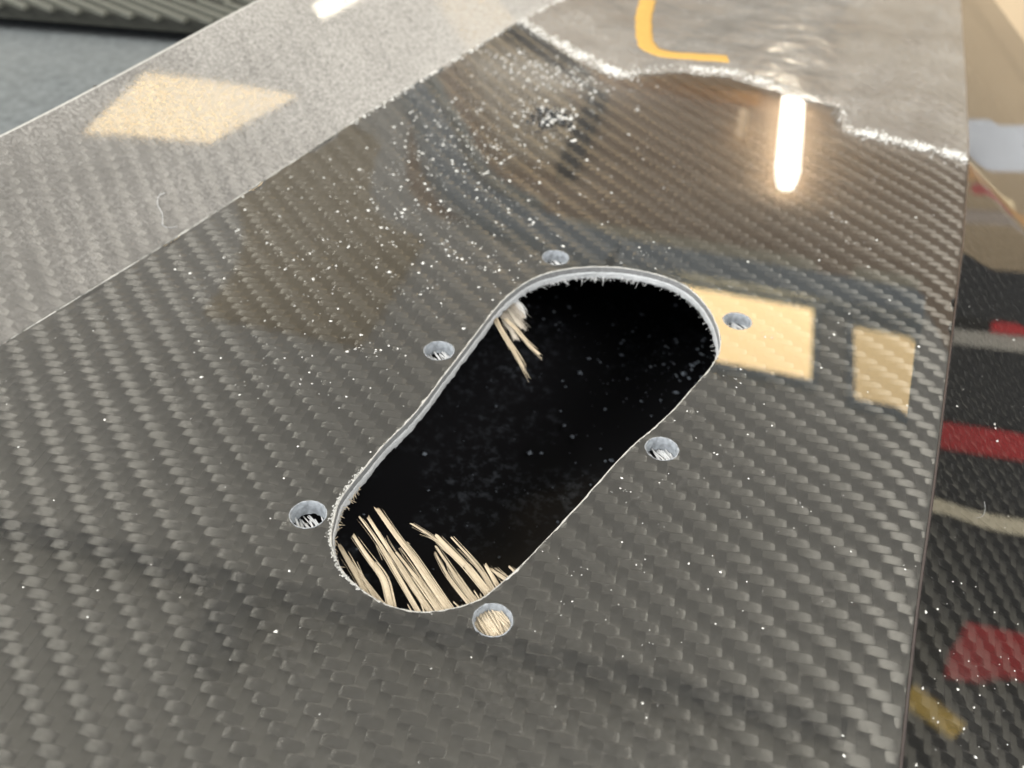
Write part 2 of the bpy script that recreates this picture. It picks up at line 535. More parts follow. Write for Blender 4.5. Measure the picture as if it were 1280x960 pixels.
# --- rounded ridge along the right edge
def ridge():
    ys = np.arange(-170, 431, 3.0)
    V = []
    n = 7
    for y in ys:
        b = surf(np.array([xr(y)]), np.array([y]))[0]
        for k in range(n):
            a = math.radians(10 + 30 * k / (n - 1))
            c = b - 1.1 * (math.sin(math.radians(25)) * O + np.array([0, 0, math.cos(math.radians(25))])) * 1.0
            V.append(c + 1.16 * (math.sin(a) * O + np.array([0, 0, math.cos(a)])))
    F = np.array([(i * n + j, i * n + j + 1, (i + 1) * n + j + 1, (i + 1) * n + j) for i in range(len(ys) - 1) for j in range(n - 1)])
    m, nt = new_mat("ridge_lacquer")
    b = NB(nt)
    f = b.noise(b.obj(), 500)
    p = b.n('ShaderNodeBsdfPrincipled', ins={'Base Color': b.mixc(f, C4(0.03, 0.02, 0.02), C4(0.06, 0.05, 0.045)), 'Roughness': 0.12})
    b.out(p.outputs[0])
    mk("ridge_edge", V, F, m, panel)
ridge()

# --- sanded, dust-filmed band across the far end
BAND = [(-106.9, 168.5), (-97, 164.5), (-86.1, 161.2), (-72, 157.2), (-57.4, 152.5), (-55.7, 161.0), (-45.8, 171.1), (-28.8, 178.5), (-9.6, 175.1), (8.0, 173.7), (13.6, 159.3), (24.3, 160.7), (36.0, 161.1), (49.4, 163.6)]
def band_line(x):
    B = np.array(BAND)
    return np.interp(x, B[:, 0], B[:, 1])
def band():
    nx, ny = 200, 70
    bx = np.linspace(0, 1, nx)
    V, D = [], []
    jag = np.cumsum(rng.standard_normal(nx)) * 0.28
    jag = jag - np.linspace(jag[0], jag[-1], nx) + 0.6 * rng.standard_normal(nx)
    for iy in range(ny):
        t = (iy / (ny - 1)) ** 1.5
        for ix in range(nx):
            x0 = -106.9 + bx[ix] * (49.4 + 106.9)
            y0 = band_line(x0) + jag[ix] * (1 if 3 < ix < nx - 3 else 0)
            y = y0 + (430 - y0) * t
            x = xc(y) + bx[ix] * (xr(y) - xc(y)) if iy else x0
            # keep the jagged line at the front and slide to the edges further back
            w = min(1, (y - y0) / 12.0)
            x = (1 - w) * x0 + w * x
            x = min(max(x, xc(y) + 0.02), xr(y) - 0.02)
            V.append((x, y)); D.append(0.26 * math.exp(-(y - y0) / 4.0))
    V = np.array(V)
    idx = np.arange(nx * ny).reshape(ny, nx)
    F = np.stack([idx[:-1, :-1], idx[:-1, 1:], idx[1:, 1:], idx[1:, :-1]], -1).reshape(-1, 4)
    D = np.array(D) + 0.18 * gauss(V[:, 0], V[:, 1], -75, 175, 22, 16)
    mk("sanded_band", surf(V[:, 0], V[:, 1], 0.12), F, M_BAND, panel, attrs={'dust': D})
band()

# --- the cut wall of the slot
def ring(name, mat, prof, jit, parent):
    n = len(HOLE)
    V = []
    ph = rng.random(4) * 6.28
    for i in range(n):
        w = 0.5 + 0.5 * math.sin(i * 0.31 + ph[0]) * math.sin(i * 0.083 + ph[1])
        for (din, z, j) in prof:
            p = HOLE[i] + HIN[i] * (din + j * jit * (0.6 * w + 0.8 * rng.standard_normal()))
            V.append((p[0], p[1], z + 0.35 * j * jit * rng.standard_normal()))
    m = len(prof)
    F = np.array([(i * m + j, ((i + 1) % n) * m + j, ((i + 1) % n) * m + j + 1, i * m + j + 1) for i in range(n) for j in range(m - 1)])
    return mk(name, V, F, mat, parent)
ring("chipped_lip", M_LIP, [(-0.20, 0.012, 1), (-0.05, 0.03, 0.6), (0.06, 0.0, 0.4), (0.09, -0.18, 0.3)], 0.10, panel)
ring("cut_edge", M_CUT, [(0.06, -0.05, 0), (0.10, -0.5, 0.5), (0.12, -1.0, 0.5), (0.16, -1.5, 0.5)], 0.08, panel)
ring("fibre_layer", M_ARAMID, [(0.10, -1.38, 0.2), (0.30, -1.5, 1), (0.34, -1.9, 1), (0.36, -2.3, 1), (0.42, -2.75, 1.4), (0.25, -2.95, 1.6), (-0.4, -3.0, 0)], 0.12, panel)

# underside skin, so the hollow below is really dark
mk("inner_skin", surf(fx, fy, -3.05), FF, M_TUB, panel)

# dark shell under the slot
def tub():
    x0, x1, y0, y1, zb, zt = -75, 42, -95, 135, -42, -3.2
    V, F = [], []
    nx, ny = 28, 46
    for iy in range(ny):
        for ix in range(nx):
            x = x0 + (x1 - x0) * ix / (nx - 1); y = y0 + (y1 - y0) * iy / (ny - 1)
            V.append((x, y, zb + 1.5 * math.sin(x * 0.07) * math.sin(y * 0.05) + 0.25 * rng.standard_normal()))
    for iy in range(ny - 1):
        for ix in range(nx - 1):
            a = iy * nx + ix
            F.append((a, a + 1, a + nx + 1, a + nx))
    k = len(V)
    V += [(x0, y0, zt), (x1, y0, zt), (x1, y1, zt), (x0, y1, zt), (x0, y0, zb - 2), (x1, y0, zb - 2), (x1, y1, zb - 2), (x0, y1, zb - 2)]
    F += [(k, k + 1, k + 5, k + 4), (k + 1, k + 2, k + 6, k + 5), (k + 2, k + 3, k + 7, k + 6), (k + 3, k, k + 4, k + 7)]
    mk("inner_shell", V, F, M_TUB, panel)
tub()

# ------------------------------------------------------------------ crumbs and fibres
def crumbs(name, pts, mat, parent=None, **props):
    """pts: rows of x, y, z, size; each an uneven little octahedron resting on z"""
    pts = np.asarray(pts, float)
    n = len(pts)
    base = np.array([(1, 0, 0), (0, 1, 0), (-1, 0, 0), (0, -1, 0), (0, 0, 0.8), (0, 0, -0.35)], float)
    tri = np.array([(0, 1, 4), (1, 2, 4), (2, 3, 4), (3, 0, 4), (1, 0, 5), (2, 1, 5), (3, 2, 5), (0, 3, 5)])
    sc = 0.55 + 0.8 * rng.random((n, 6, 1))
    pts = pts * np.array([1, 1, 1, 1.12])
    el = 0.7 + 0.9 * rng.random((n, 1, 1)) * np.array([1, 0, 0]) + 0.0
    a = rng.random(n) * 6.283
    R = np.zeros((n, 3, 3)); R[:, 0, 0] = np.cos(a); R[:, 0, 1] = -np.sin(a); R[:, 1, 0] = np.sin(a); R[:, 1, 1] = np.cos(a); R[:, 2, 2] = 1
    loc = base[None] * sc * (0.7 + el * 0.6)
    loc = np.einsum('nij,nkj->nki', R, loc) * (pts[:, 3] * 0.5)[:, None, None]
    V = (pts[:, None, :3] + loc + np.array([0, 0, 0.15]) * pts[:, 3][:, None, None] * 0.5).reshape(-1, 3)
    F = (tri[None] + (np.arange(n) * 6)[:, None, None]).reshape(-1, 3)
    return mk(name, V, F, mat, parent, smooth=False, **props)

def on(x, y, s):
    P = surf(np.asarray(x), np.asarray(y), 0.0)
    return np.c_[P, s]

def ok_floor(x, y):
    P = np.c_[x, y]
    k = ~in_poly(P, HOLE)
    for cx, cy in SCREWS:
        k &= np.hypot(x - cx, y - cy) > SR + 0.3
    return k

xs, ys_, ss = [], [], []
def spray(n, cx, cy, sx, sy, rot, smin, smax):
    u, v = rng.standard_normal(n) * sx, rng.standard_normal(n) * sy
    c, s = math.cos(rot), math.sin(rot)
    # crumbs come in little families
    fam = rng.integers(0, max(1, n // 4), n)
    u2, v2 = u[fam] + rng.standard_normal(n) * 1.4, v[fam] + rng.standard_normal(n) * 1.4
    m = rng.random(n) < 0.45
    u, v = np.where(m, u2, u), np.where(m, v2, v)
    xs.append(cx + c * u - s * v); ys_.append(cy + s * u + c * v)
    ss.append(smin + (smax - smin) * rng.random(n) ** 4)
spray(720, -66, 60, 17, 32, 0.25, 0.18, 0.75)
spray(200, -72, 98, 12, 16, 0.0, 0.2, 0.75)
spray(260, -62, 5, 24, 34, 0.0, 0.14, 0.55)
spray(130, -30, 40, 14, 26, 0.0, 0.15, 0.5)
spray(170, 38, 5, 16, 34, 0.0, 0.13, 0.45)
spray(60, 40, 110, 12, 30, 0.0, 0.14, 0.5)
def face_specks():
    n = 100
    y = np.where(rng.random(n) < 0.55, -12 + rng.standard_normal(n) * 14, rng.uniform(-60, 120, n))
    s_ = np.abs(np.where(rng.random(n) < 0.55, 17 + rng.standard_normal(n) * 6, rng.uniform(1, 40, n)))
    return xr(y) + s_, y, 0.10 + 0.45 * rng.random(n) ** 2
_fs = face_specks()
xs.append(rng.uniform(-95, 78, 200)); ys_.append(rng.uniform(-95, 160, 200)); ss.append(0.14 + 0.42 * rng.random(200) ** 3)
X, Y, S_ = map(np.concatenate, (xs, ys_, ss))
k = ok_floor(X, Y) & (X > xc(Y) + 0.5) & (X < xr(Y) - 1)
X, Y, S_ = np.r_[X[k], _fs[0]], np.r_[Y[k], _fs[1]], np.r_[S_[k], _fs[2]]
o = crumbs("dust_speck", on(X, Y, S_), M_DUST, kind="stuff")
o['label'] = "white sanding dust specks scattered over the glossy carbon weave"
o['category'] = "dust"

# dust drifts along the far seam and flange crease
dx, dy, ds = [], [], []
B = np.array(BAND)
seg = np.r_[0, np.cumsum(np.hypot(*np.diff(B, axis=0).T))]
def drift(n, t0, t1, wid, smin, smax):
    cc = rng.uniform(t0, t1, 9); cw = 0.004 + 0.03 * rng.random(9) ** 2; ci = rng.choice(9, n, p=(lambda q: q / q.sum())(rng.random(9) ** 2 + 0.02))
    t = np.where(rng.random(n) < 0.3, rng.uniform(t0, t1, n), np.clip(cc[ci] + cw[ci] * rng.standard_normal(n), t0, t1)) * seg[-1]
    x = np.interp(t, seg, B[:, 0]); y = np.interp(t, seg, B[:, 1])
    dx.append(x + rng.standard_normal(n) * wid); dy.append(y + 0.4 * wid + rng.standard_normal(n) * wid); ds.append(smin + (smax - smin) * rng.random(n) ** 2)
drift(900, 0.0, 1.0, 1.5, 0.15, 0.6)
drift(800, 0.0, 0.28, 1.7, 0.2, 0.75)
drift(350, 0.45, 0.62, 1.8, 0.2, 0.7)
drift(450, 0.80, 1.0, 1.8, 0.2, 0.7)
n = 500
yy = rng.uniform(70, 240, n)
dx.append(xc(yy) + np.abs(rng.standard_normal(n)) * 0.8); dy.append(yy); ds.append(0.2 + 0.5 * rng.random(n) ** 2)
n = 260
dx.append(-78 + rng.standard_normal(n) * 12); dy.append(140 + rng.standard_normal(n) * 7); ds.append(0.25 + 0.6 * rng.random(n) ** 2)
X, Y, S_ = map(np.concatenate, (dx, dy, ds))
k = (X > xc(Y) + 0.1) & (X < xr(Y) - 0.3)
o = crumbs("dust_drift", on(X[k], Y[k], S_[k]) + np.array([0, 0, 0.1, 0]), M_DUST, kind="stuff")
o['label'] = "white sanding dust drifted along the seam of the matte band"
o['category'] = "dust"

# dark and pale swarf heap near the far corner
n = 420
X = -61.5 + rng.standard_normal(n) * 3.6; Y = 112 + rng.standard_normal(n) * 4.2
z = 1.6 * np.exp(-((X + 61.5) ** 2 + (Y - 112) ** 2) / 26) * rng.random(n)
mk_heap = thing("swarf_heap", "small heap of dark and white sanding crumbs near the far corner", "debris", (-61.5, 112, 0))
def heap(nm, sel, mat):
    P = on(X[sel], Y[sel], 0.3 + 0.75 * rng.random(sel.sum()) ** 2)
    P[:, 2] += z[sel]
    P[:, :2] -= np.array([-61.5, 112])
    crumbs(nm, P, mat, mk_heap, kind="stuff")
h = rng.random(n) < 0.72
heap("dark_crumb", h, simple("dark_crumb", (0.03, 0.032, 0.035), 0.7))
heap("pale_crumb", ~h, M_DUST)

def fibre(pts, w, t, seg=6, tip=0.25, splay=0.0, flat=True, seed=0):
    """flattened tapering bundle along pts (mm); returns V, F, UV"""
    r = np.random.default_rng(seed)
    P = np.array(pts, float)
    tt = np.linspace(0, 1, len(P))
    n = max(7, len(P) * 3)
    s = np.linspace(0, 1, n)
    # smooth the polyline
    Q = np.stack([np.interp(s, tt, P[:, k]) for k in range(3)], 1)
    for _ in range(2):
        Q[1:-1] = 0.25 * Q[:-2] + 0.5 * Q[1:-1] + 0.25 * Q[2:]
    T = np.gradient(Q, axis=0); T /= np.linalg.norm(T, axis=1)[:, None]
    Bn = np.cross(T, np.array([0, 0, 1.0])); Bn /= np.maximum(np.linalg.norm(Bn, axis=1), 1e-6)[:, None]
    Nn = np.cross(Bn, T)
    L = np.linalg.norm(np.diff(Q, axis=0), axis=1).sum()
    V, UV, F = [], [], []
    tw = r.uniform(-0.5, 0.5)
    for i in range(n):
        k = s[i]
        ww = w * (1 + splay * k) * ((1 - k) + tip * k) * (1 + 0.10 * math.sin(9 * k + seed))
        for j in range(seg):
            a = 2 * math.pi * j / seg + tw * k
            e = (r.random() * 0.9 * w if i == n - 1 else 0.0)
            V.append(Q[i] + Bn[i] * math.cos(a) * ww / 2 + Nn[i] * math.sin(a) * t / 2 * (1 - 0.4 * k) + T[i] * e)
            UV.append((k * L + seed * 3.3, j / seg * w + seed * 1.7))
    for i in range(n - 1):
        for j in range(seg):
            F.append((i * seg + j, i * seg + (j + 1) % seg, (i + 1) * seg + (j + 1) % seg, (i + 1) * seg + j))
    F.append(tuple(range(seg - 1, -1, -1)))
    F.append(tuple((n - 1) * seg + j for j in range(seg)))
    return V, F, UV

def strand(name, items, mat, parent, **props):
    V, F, UV = [], [], []
    for v, f, u in items:
        k = len(V); V += list(v); UV += list(u); F += [tuple(i + k for i in q) for q in f]
    return mk(name, V, F, mat, parent, uv=UV, **props)

# cream strands standing out of the near end of the slot
ST = [([(-1.8,-54.9),(-6.7,-52.1),(-11.1,-49.8)], 1.5), ([(1.0,-54.9),(-4.8,-52.6),(-11.2,-49.6)], 0.7),
      ([(2.4,-54.0),(-1.1,-50.7),(-5.6,-48.9),(-10.8,-46.4)], 1.5), ([(7.2,-53.0),(-1.4,-48.1),(-7.6,-44.7),(-12.7,-42.4)], 0.75),
      ([(8.1,-51.5),(0.1,-47.5),(-5.0,-45.0),(-11.3,-41.7)], 1.25), ([(9.7,-49.1),(0.0,-44.2),(-3.3,-42.9),(-10.9,-39.3)], 1.75),
      ([(8.6,-50.3),(3.0,-47.6),(-2.2,-45.4)], 0.9), ([(13.0,-46.9),(7.1,-44.3),(3.1,-41.6)], 0.7),
      ([(13.6,-46.1),(7.5,-43.1),(2.6,-40.5)], 0.9), ([(15.1,-43.8),(8.2,-40.7),(1.6,-38.6)], 1.5),
      ([(5.7,-40.4),(1.1,-38.9),(-4.3,-38.4)], 0.6), ([(15.6,-42.9),(11.3,-40.1),(3.4,-37.1)], 0.65),
      ([(16.1,-41.9),(12.2,-39.5)], 1.3), ([(16.5,-39.8),(13.3,-39.3)], 1.2), ([(17.1,-37.5),(15.5,-37.0)], 1.0),
      ]
for i, (pl, w) in enumerate(ST):
    p0, p1 = np.array(pl[0]), np.array(pl[1])
    d0 = (p0 - p1) / np.linalg.norm(p0 - p1)
    root = p0 + d0 * 3.2
    n = len(pl)
    pts = [(root[0], root[1], -2.7)] + [(p[0], p[1], -2.75 - 0.15 * (i % 3) + 0.25 * math.sin(i * 1.7) * (k / n)) for k, p in enumerate(pl)]
    it = [fibre(pts, w * 0.92, 0.16, 8, 0.5, 0, True, i + 1)]
    for q in range(9):                       # loose filaments beside the bundle
        r = np.random.default_rng(100 + i * 7 + q)
        lat = r.uniform(-0.6, 0.6) * w
        nrm = np.array([-d0[1], d0[0]])
        cut = r.uniform(0.45, 1.12)
        pp = []
        for k, p in enumerate(pts):
            f = k / (len(pts) - 1)
            base = np.array(pts[0]) * (1 - cut) + np.array(p) * cut if k == len(pts) - 1 and cut < 1 else np.array(p)
            sp = lat * (1 + 0.5 * f * r.uniform(-0.5, 1.2))
            pp.append((base[0] + nrm[0] * sp, base[1] + nrm[1] * sp, base[2] + 0.12 * r.standard_normal() * f + 0.14))
        it.append(fibre(pp, r.uniform(0.08, 0.22), 0.10, 5, 0.25, 0, True, 200 + i * 7 + q))
    strand("fibre_strand", it, M_STRAND, panel)

# short frayed fringe along the near arc
def frayed(name, mat, sel, n, lmin, lmax, zr, wr, dirfn, parent, seed):
    r = np.random.default_rng(seed)
    it = []
    idx = np.where(sel)[0]
    for q in range(n):
        i = int(r.choice(idx)); f = r.random()
        p = HOLE[i] * (1 - f) + HOLE[(i + 1) % len(HOLE)] * f
        d = dirfn(i, r)
        L = r.uniform(lmin, lmax) * (0.5 + r.random() ** 2)
        z = r.uniform(*zr)
        w = r.uniform(*wr)
        a = (p[0] - d[0] * 0.5, p[1] - d[1] * 0.5, z)
        m = (p[0] + d[0] * L * 0.5, p[1] + d[1] * L * 0.5, z + r.normal() * 0.08)
        e = (p[0] + d[0] * L, p[1] + d[1] * L, z + r.normal() * 0.25 + d[2] * L)
        it.append(fibre([a, m, e], w, w * 0.5, 5, 0.35, 0, True, 1000 + seed + q))
    return strand(name, it, mat, parent, kind="stuff")

SD = np.array([-0.90, 0.43])                 # the way the aramid cloth runs
def d_near(i, r):
    v = SD + 0.22 * r.standard_normal(2)
    v /= np.linalg.norm(v)
    return (v[0], v[1], 0.02)
nearA = ((HOLE[:, 1] < -41) | ((HOLE[:, 1] < -36) & (HOLE[:, 0] < 0))) & ((HIN @ SD) > 0.15)
frayed("frayed_fringe", M_STRAND, nearA, 210, 0.8, 2.6, (-2.95, -2.1), (0.2, 0.6), d_near, panel, 1)
def d_in(i, r):
    v = HIN[i] * 0.9 + np.array([-HIN[i][1], HIN[i][0]]) * r.normal() * 0.7
    v /= np.linalg.norm(v)
    return (v[0], v[1], -0.35 * r.random())
far = HOLE[:, 1] > 30
frayed("edge_fuzz", M_WHITEFIB, far, 230, 0.3, 1.5, (-2.95, -2.3), (0.08, 0.26), d_in, panel, 2)
fuz = (HOLE[:, 1] > 40) & (HOLE[:, 0] < -3)
frayed("edge_fuzz", M_WHITEFIB, fuz, 90, 0.8, 2.3, (-2.9, -2.4), (0.12, 0.32), d_in, panel, 3)
lft = (HOLE[:, 0] < -10) & (HOLE[:, 1] < 35)
frayed("edge_fuzz", M_WHITEFIB, lft, 70, 0.2, 0.6, (-2.95, -2.0), (0.06, 0.2), d_in, panel, 4)
lowl = (HOLE[:, 0] < -6) & (HOLE[:, 1] < -36)
frayed("frayed_fringe", M_STRAND, lowl, 90, 0.4, 1.3, (-2.9, -2.2), (0.1, 0.35), d_in, panel, 9)

# tuft of torn fibres at the far left of the slot
TU = [([(-24.5,21.1),(-18.6,16.3),(-14.5,13.3),(-10.8,10.2)], 1.2, M_STRAND), ([(-22.2,22.2),(-18.2,20.5),(-13.8,17.5),(-10.1,15.8)], 0.9, M_STRAND),
      ([(-24.8,22.1),(-17.4,15.5),(-9.7,9.4)], 0.5, M_STRAND), ([(-25.8,29.0),(-21.8,27.0),(-19.6,25.6)], 1.9, M_TUFT),
      ([(-25.1,30.1),(-22.1,28.6),(-20.0,26.4)], 1.7, M_WHITEFIB), ([(-25.5,28.0),(-20.6,24.4),(-17.9,22.4)], 2.2, M_TUFT),
      ([(-24.9,24.9),(-20.8,22.0),(-17.4,18.6)], 2.6, M_TUFT), ([(-25.2,26.4),(-21.0,23.4),(-18.6,20.9)], 2.0, M_TUFT)]
for i, (pl, w, mt) in enumerate(TU):
    pts = [(p[0], p[1], -2.6 - 0.12 * i + 0.1 * k) for k, p in enumerate(pl)]
    it = [fibre(pts, w * 1.1, 0.3, 8, 0.55, 0, True, 60 + i)]
    for q in range(16):
        r = np.random.default_rng(500 + i * 11 + q)
        o2 = r.uniform(-0.6, 0.6) * w
        ext = r.uniform(0.7, 1.22)
        P = np.array(pts)
        P = P[0] + (P - P[0]) * ext
        P[:, 0] += o2 * 0.6 * np.linspace(0.6, 1.3, len(P)); P[:, 1] += o2 * 0.75 * np.linspace(0.6, 1.3, len(P))
        P[:, 2] += 0.2 + 0.1 * r.standard_normal()
        it.append(fibre(P, r.uniform(0.07, 0.22), 0.1, 5, 0.3, 0, True, 700 + i * 11 + q))
    strand("fibre_strand", it, mt, panel)

# chipped flakes along the lip
r = np.random.default_rng(5)
idx = np.where((HOLE[:, 0] < -2) & (HOLE[:, 1] < -34))[0]
pp = []
for q in range(420):
    i = int(r.choice(idx)); f = r.random()
    p = HOLE[i] * (1 - f) + HOLE[(i + 1) % len(HOLE)] * f - HIN[i] * abs(r.normal()) * 0.32
    pp.append((p[0], p[1], 0.03, r.uniform(0.08, 0.34)))
for q in range(140):
    i = r.integers(0, len(HOLE)); p = HOLE[i] - HIN[i] * abs(r.normal()) * 0.16
    pp.append((p[0], p[1], 0.02, r.uniform(0.06, 0.2)))
crumbs("chipped_flake", pp, M_LIP, panel, kind="stuff")

# --- screw holes
def screw_hole(cx, cy, plug, seed):
    r = np.random.default_rng(seed)
    n = 40
    prof = [(SR + 0.22, 0.012), (SR + 0.08, 0.035), (SR - 0.03, -0.05), (SR - 0.05, -0.8), (SR - 0.16, -0.95), (SR - 0.12, -1.5), (SR - 0.18, -2.2), (SR - 0.32, -2.9)]
    V = []
    for i in range(n):
        a = 2 * math.pi * i / n
        for k, (rr, z) in enumerate(prof):
            rr2 = rr + r.normal() * (0.05 if k in (0,) else 0.025 * k * 0.5)
            V.append((rr2 * math.cos(a), rr2 * math.sin(a), z))
    m = len(prof)
    F = np.array([(i * m + j, ((i + 1) % n) * m + j, ((i + 1) % n) * m + j + 1, i * m + j + 1) for i in range(n) for j in range(m - 1)])
    o = mk("screw_hole", V, F, M_HOLE, panel)
    o.location = (cx * MM, cy * MM, 0)
    if plug:
        a = np.linspace(0, 2 * math.pi, 25)[:-1]
        V = [(0, 0, -1.55)] + [(rr * math.cos(t), rr * math.sin(t), -1.75 + 0.14 * r.standard_normal()) for rr in (1.0, 2.0, 2.95) for t in a]
        F = [(0, 1 + k, 1 + (k + 1) % 24) for k in range(24)] + [(1 + q * 24 + k, 1 + (q + 1) * 24 + k, 1 + (q + 1) * 24 + (k + 1) % 24, 1 + q * 24 + (k + 1) % 24) for q in range(2) for k in range(24)]
        mk("fibre_plug", V, F, simple("plug_fluff", (0.42, 0.37, 0.29), 0.9, 0.35, 900, 0.8), o)
    cnt = 12 if plug else 11
    for q in range(2):
        it = []
        for s in range(cnt):
            off = r.uniform(-2.7, 2.7) if not plug else -2.8 + 5.6 * (s + 0.5) / cnt
            hl = math.sqrt(max(0.05, (SR - 0.1) ** 2 - off * off))
            d = SD + 0.12 * r.standard_normal(2); d /= np.linalg.norm(d)
            nn = np.array([-d[1], d[0]])
            a = nn * off - d * hl
            e = nn * off + d * hl * (1.0 if plug else r.uniform(-0.1, 1.0))
            z = -2.5 - 0.3 * q + r.normal() * 0.12 if not plug else -1.5 - 0.25 * q + r.normal() * 0.15
            it.append(fibre([(a[0], a[1], z), ((a[0] + e[0]) / 2, (a[1] + e[1]) / 2, z + r.normal() * 0.1), (e[0], e[1], z)], r.uniform(0.3, 0.7), 0.25, 6, 0.7, 0, True, 3000 + seed * 50 + s + q * 25))
        strand("hole_fibre", it, M_STRAND if plug else M_WHITEFIB, o)
for i, (cx, cy) in enumerate(SCREWS):
    screw_hole(cx, cy, i == 0, 40 + i)

# pale dust inside the hollow
n = 520
X = np.where(rng.random(n) < 0.5, 6 + rng.standard_normal(n) * 13, rng.uniform(-50, 35, n))
Y = np.where(rng.random(n) < 0.5, 76 + rng.standard_normal(n) * 13, rng.uniform(-30, 120, n))
o = crumbs("dust_speck", np.c_[X, Y, np.full(n, -41.0), 0.2 + 1.1 * rng.random(n) ** 4], simple("grey_dust", (0.13, 0.15, 0.18), 0.8), kind="stuff")
o['label'] = "faint grey dust specks deep inside the dark slot"
o['category'] = "dust"

# ------------------------------------------------------------------ yellow strip bent into an L on the matte band
def yellow_strip():
    cl = [(-86, 232), (-78.5, 212), (-69.5, 193.5), (-65.5, 186.5), (-62.8, 183.0), (-59.5, 181.3), (-55.5, 181.3), (-50.5, 182.2), (-43.5, 185.4), (-36.0, 189.5)]
    P = np.array(cl, float)
    t = np.r_[0, np.cumsum(np.hypot(*np.diff(P, axis=0).T))]
    s = np.linspace(0, t[-1], 60)
    Q = np.c_[np.interp(s, t, P[:, 0]), np.interp(s, t, P[:, 1])]
    for _ in range(6):
        Q[1:-1] = 0.25 * Q[:-2] + 0.5 * Q[1:-1] + 0.25 * Q[2:]
    T = np.gradient(Q, axis=0); T /= np.linalg.norm(T, axis=1)[:, None]
    Nn = np.c_[-T[:, 1], T[:, 0]]
    V = []
    for i in range(len(Q)):
        for v, hgt in ((-1, 0.13), (-0.98, 0.34), (-0.5, 0.38), (0, 0.39), (0.5, 0.38), (0.98, 0.34), (1, 0.13)):
            w = 6.2 if s[i] < 50 else 6.8
            p = Q[i] + Nn[i] * v * w * 0.5 * (1 + 0.05 * math.sin(i * 0.9 + v))
            V.append(surf(np.array([p[0]]), np.array([p[1]]), np.array([hgt]))[0])
    F = np.array([(i * 7 + j, (i + 1) * 7 + j, (i + 1) * 7 + j + 1, i * 7 + j + 1) for i in range(len(Q) - 1) for j in range(6)])
    o = mk("yellow_l_strip", V, F, simple("strip_yellow", (0.46, 0.285, 0.075), 0.7, 0.12, 300, 0.3))
    o['label'] = "yellow strip bent into an L on the dusty matte band"
    o['category'] = "yellow_strip"
yellow_strip()

# stray hair on the flange and fine scratches
def hair(pts, w, label):
    P = np.array(pts, float)
    Q = [surf(np.array([p[0]]), np.array([p[1]]), np.array([0.12]))[0] for p in P]
    v, f, u = fibre(Q, w, w, 5, 0.5, 0, True, 77)
    o = mk("stray_fibre", v, f, M_WHITEFIB, None, uv=u)
    o['label'] = label
    o['category'] = "fibre"
hair([(-113.5, 9.0), (-113.9, 7.0), (-112.0, 4.6), (-109.5, 4.1), (-107.8, 2.6), (-106.8, 1.2), (-105.4, 2.0), (-104.6, 4.2)], 0.22, "curled pale fibre lying on the dusty left flange")
hair([(86.5, 33), (87.3, 31.0), (87.0, 28.4), (85.4, 26.2)], 0.08, "thin curved white fibre on the dark right edge face")

# ------------------------------------------------------------------ bench and ribbed part behind
def bench():
    m, nt = new_mat("bench_felt")
    b = NB(nt)
    v = b.obj()
    f = b.noise(v, 260, 4.0, 0.7)
    g = b.noise(v, 14, 3.0)
    c = b.mixc(f, C4(0.03, 0.036, 0.04), C4(0.21, 0.23, 0.24))
    c = b.mixc(b.ramp(g, 0.35, 0.7, 0, 0.5), c, C4(0.17, 0.18, 0.18))
    p = b.n('ShaderNodeBsdfPrincipled', ins={'Base Color': c, 'Roughness': 0.95, 'Specular IOR Level': 0.1})
    b.out(p.outputs[0])
    V, F = boxvf((-480, 250, -75), (1, 0, 0), (0, 1, 0), (0, 0, 1), 470, 620, 20)
    o = mk("bench_top", V, F, m, None, smooth=False, kind="structure")
    o['label'] = "grey felt bench top behind the carbon panel"
bench()
def ribbed():
    e1 = np.array([0.90, 0.44, 0]); e1 /= np.linalg.norm(e1)
    e2 = np.array([-e1[1], e1[0], 0])
    p0 = np.array([-368.0, 138.0, 0])
    t = thing("ribbed_panel", "dark olive ribbed panel lying on the bench beyond the flange", "panel", (-330, 190, -55))
    org = np.array([-330, 190, -55.0])
    c = p0 + e1 * 60 + e2 * 70 + np.array([0, 0, -45]) - org
    V, F = boxvf(c, e1, e2, (0, 0, 1), 150, 69, 3)
    mk("base_sheet", V, F, simple("dark_olive_rubber", (0.03, 0.031, 0.026), 0.6, 0.3, 200), t, smooth=False)
    rd = np.array([0.98, -0.10, 0]); rd /= np.linalg.norm(rd)
    rn = np.array([-rd[1], rd[0], 0])
    mr = simple("olive_rib", (0.10, 0.103, 0.088), 0.6, 0.2, 300)
    hl = 23.0
    V, F = boxvf((0, 0, 0), rd, rn, (0, 0, 1), hl, 1.3, 1.0)
    V = [tuple(np.array(v) * (1 if abs(v[2]) < 0 else 1)) for v in V]
    first = None
    for row in range(5):
        for q in range(24):
            pos = p0 + e1 * (-78 + q * 12.4) + e2 * (10 + row * 27) + np.array([0, 0, -41.2]) - org
            if not (-140 < np.dot(pos - c, e1) < 150):
                continue
            if first is None:
                first = mk("rib", V, F, mr, t, smooth=False)
                o = first
            else:
                o = first.copy(); COL.objects.link(o); o.parent = t
            o.location = [k * MM for k in pos]
ribbed()

# ------------------------------------------------------------------ workshop overhead, met in the lacquer's reflections
CE1 = np.array([0.956, 0.293, 0]); CE2 = np.array([-0.293, 0.956, 0]); CZ = np.array([0, 0, 1.0])
def cpt(p, q, z): return CE1 * p * 1000 + CE2 * q * 1000 + CZ * z * 1000
def cbox(p0, p1, q0, q1, z0, z1):
    return boxvf(cpt((p0 + p1) / 2, (q0 + q1) / 2, (z0 + z1) / 2), CE1, CE2, CZ, (p1 - p0) * 500, (q1 - q0) * 500, (z1 - z0) * 500)

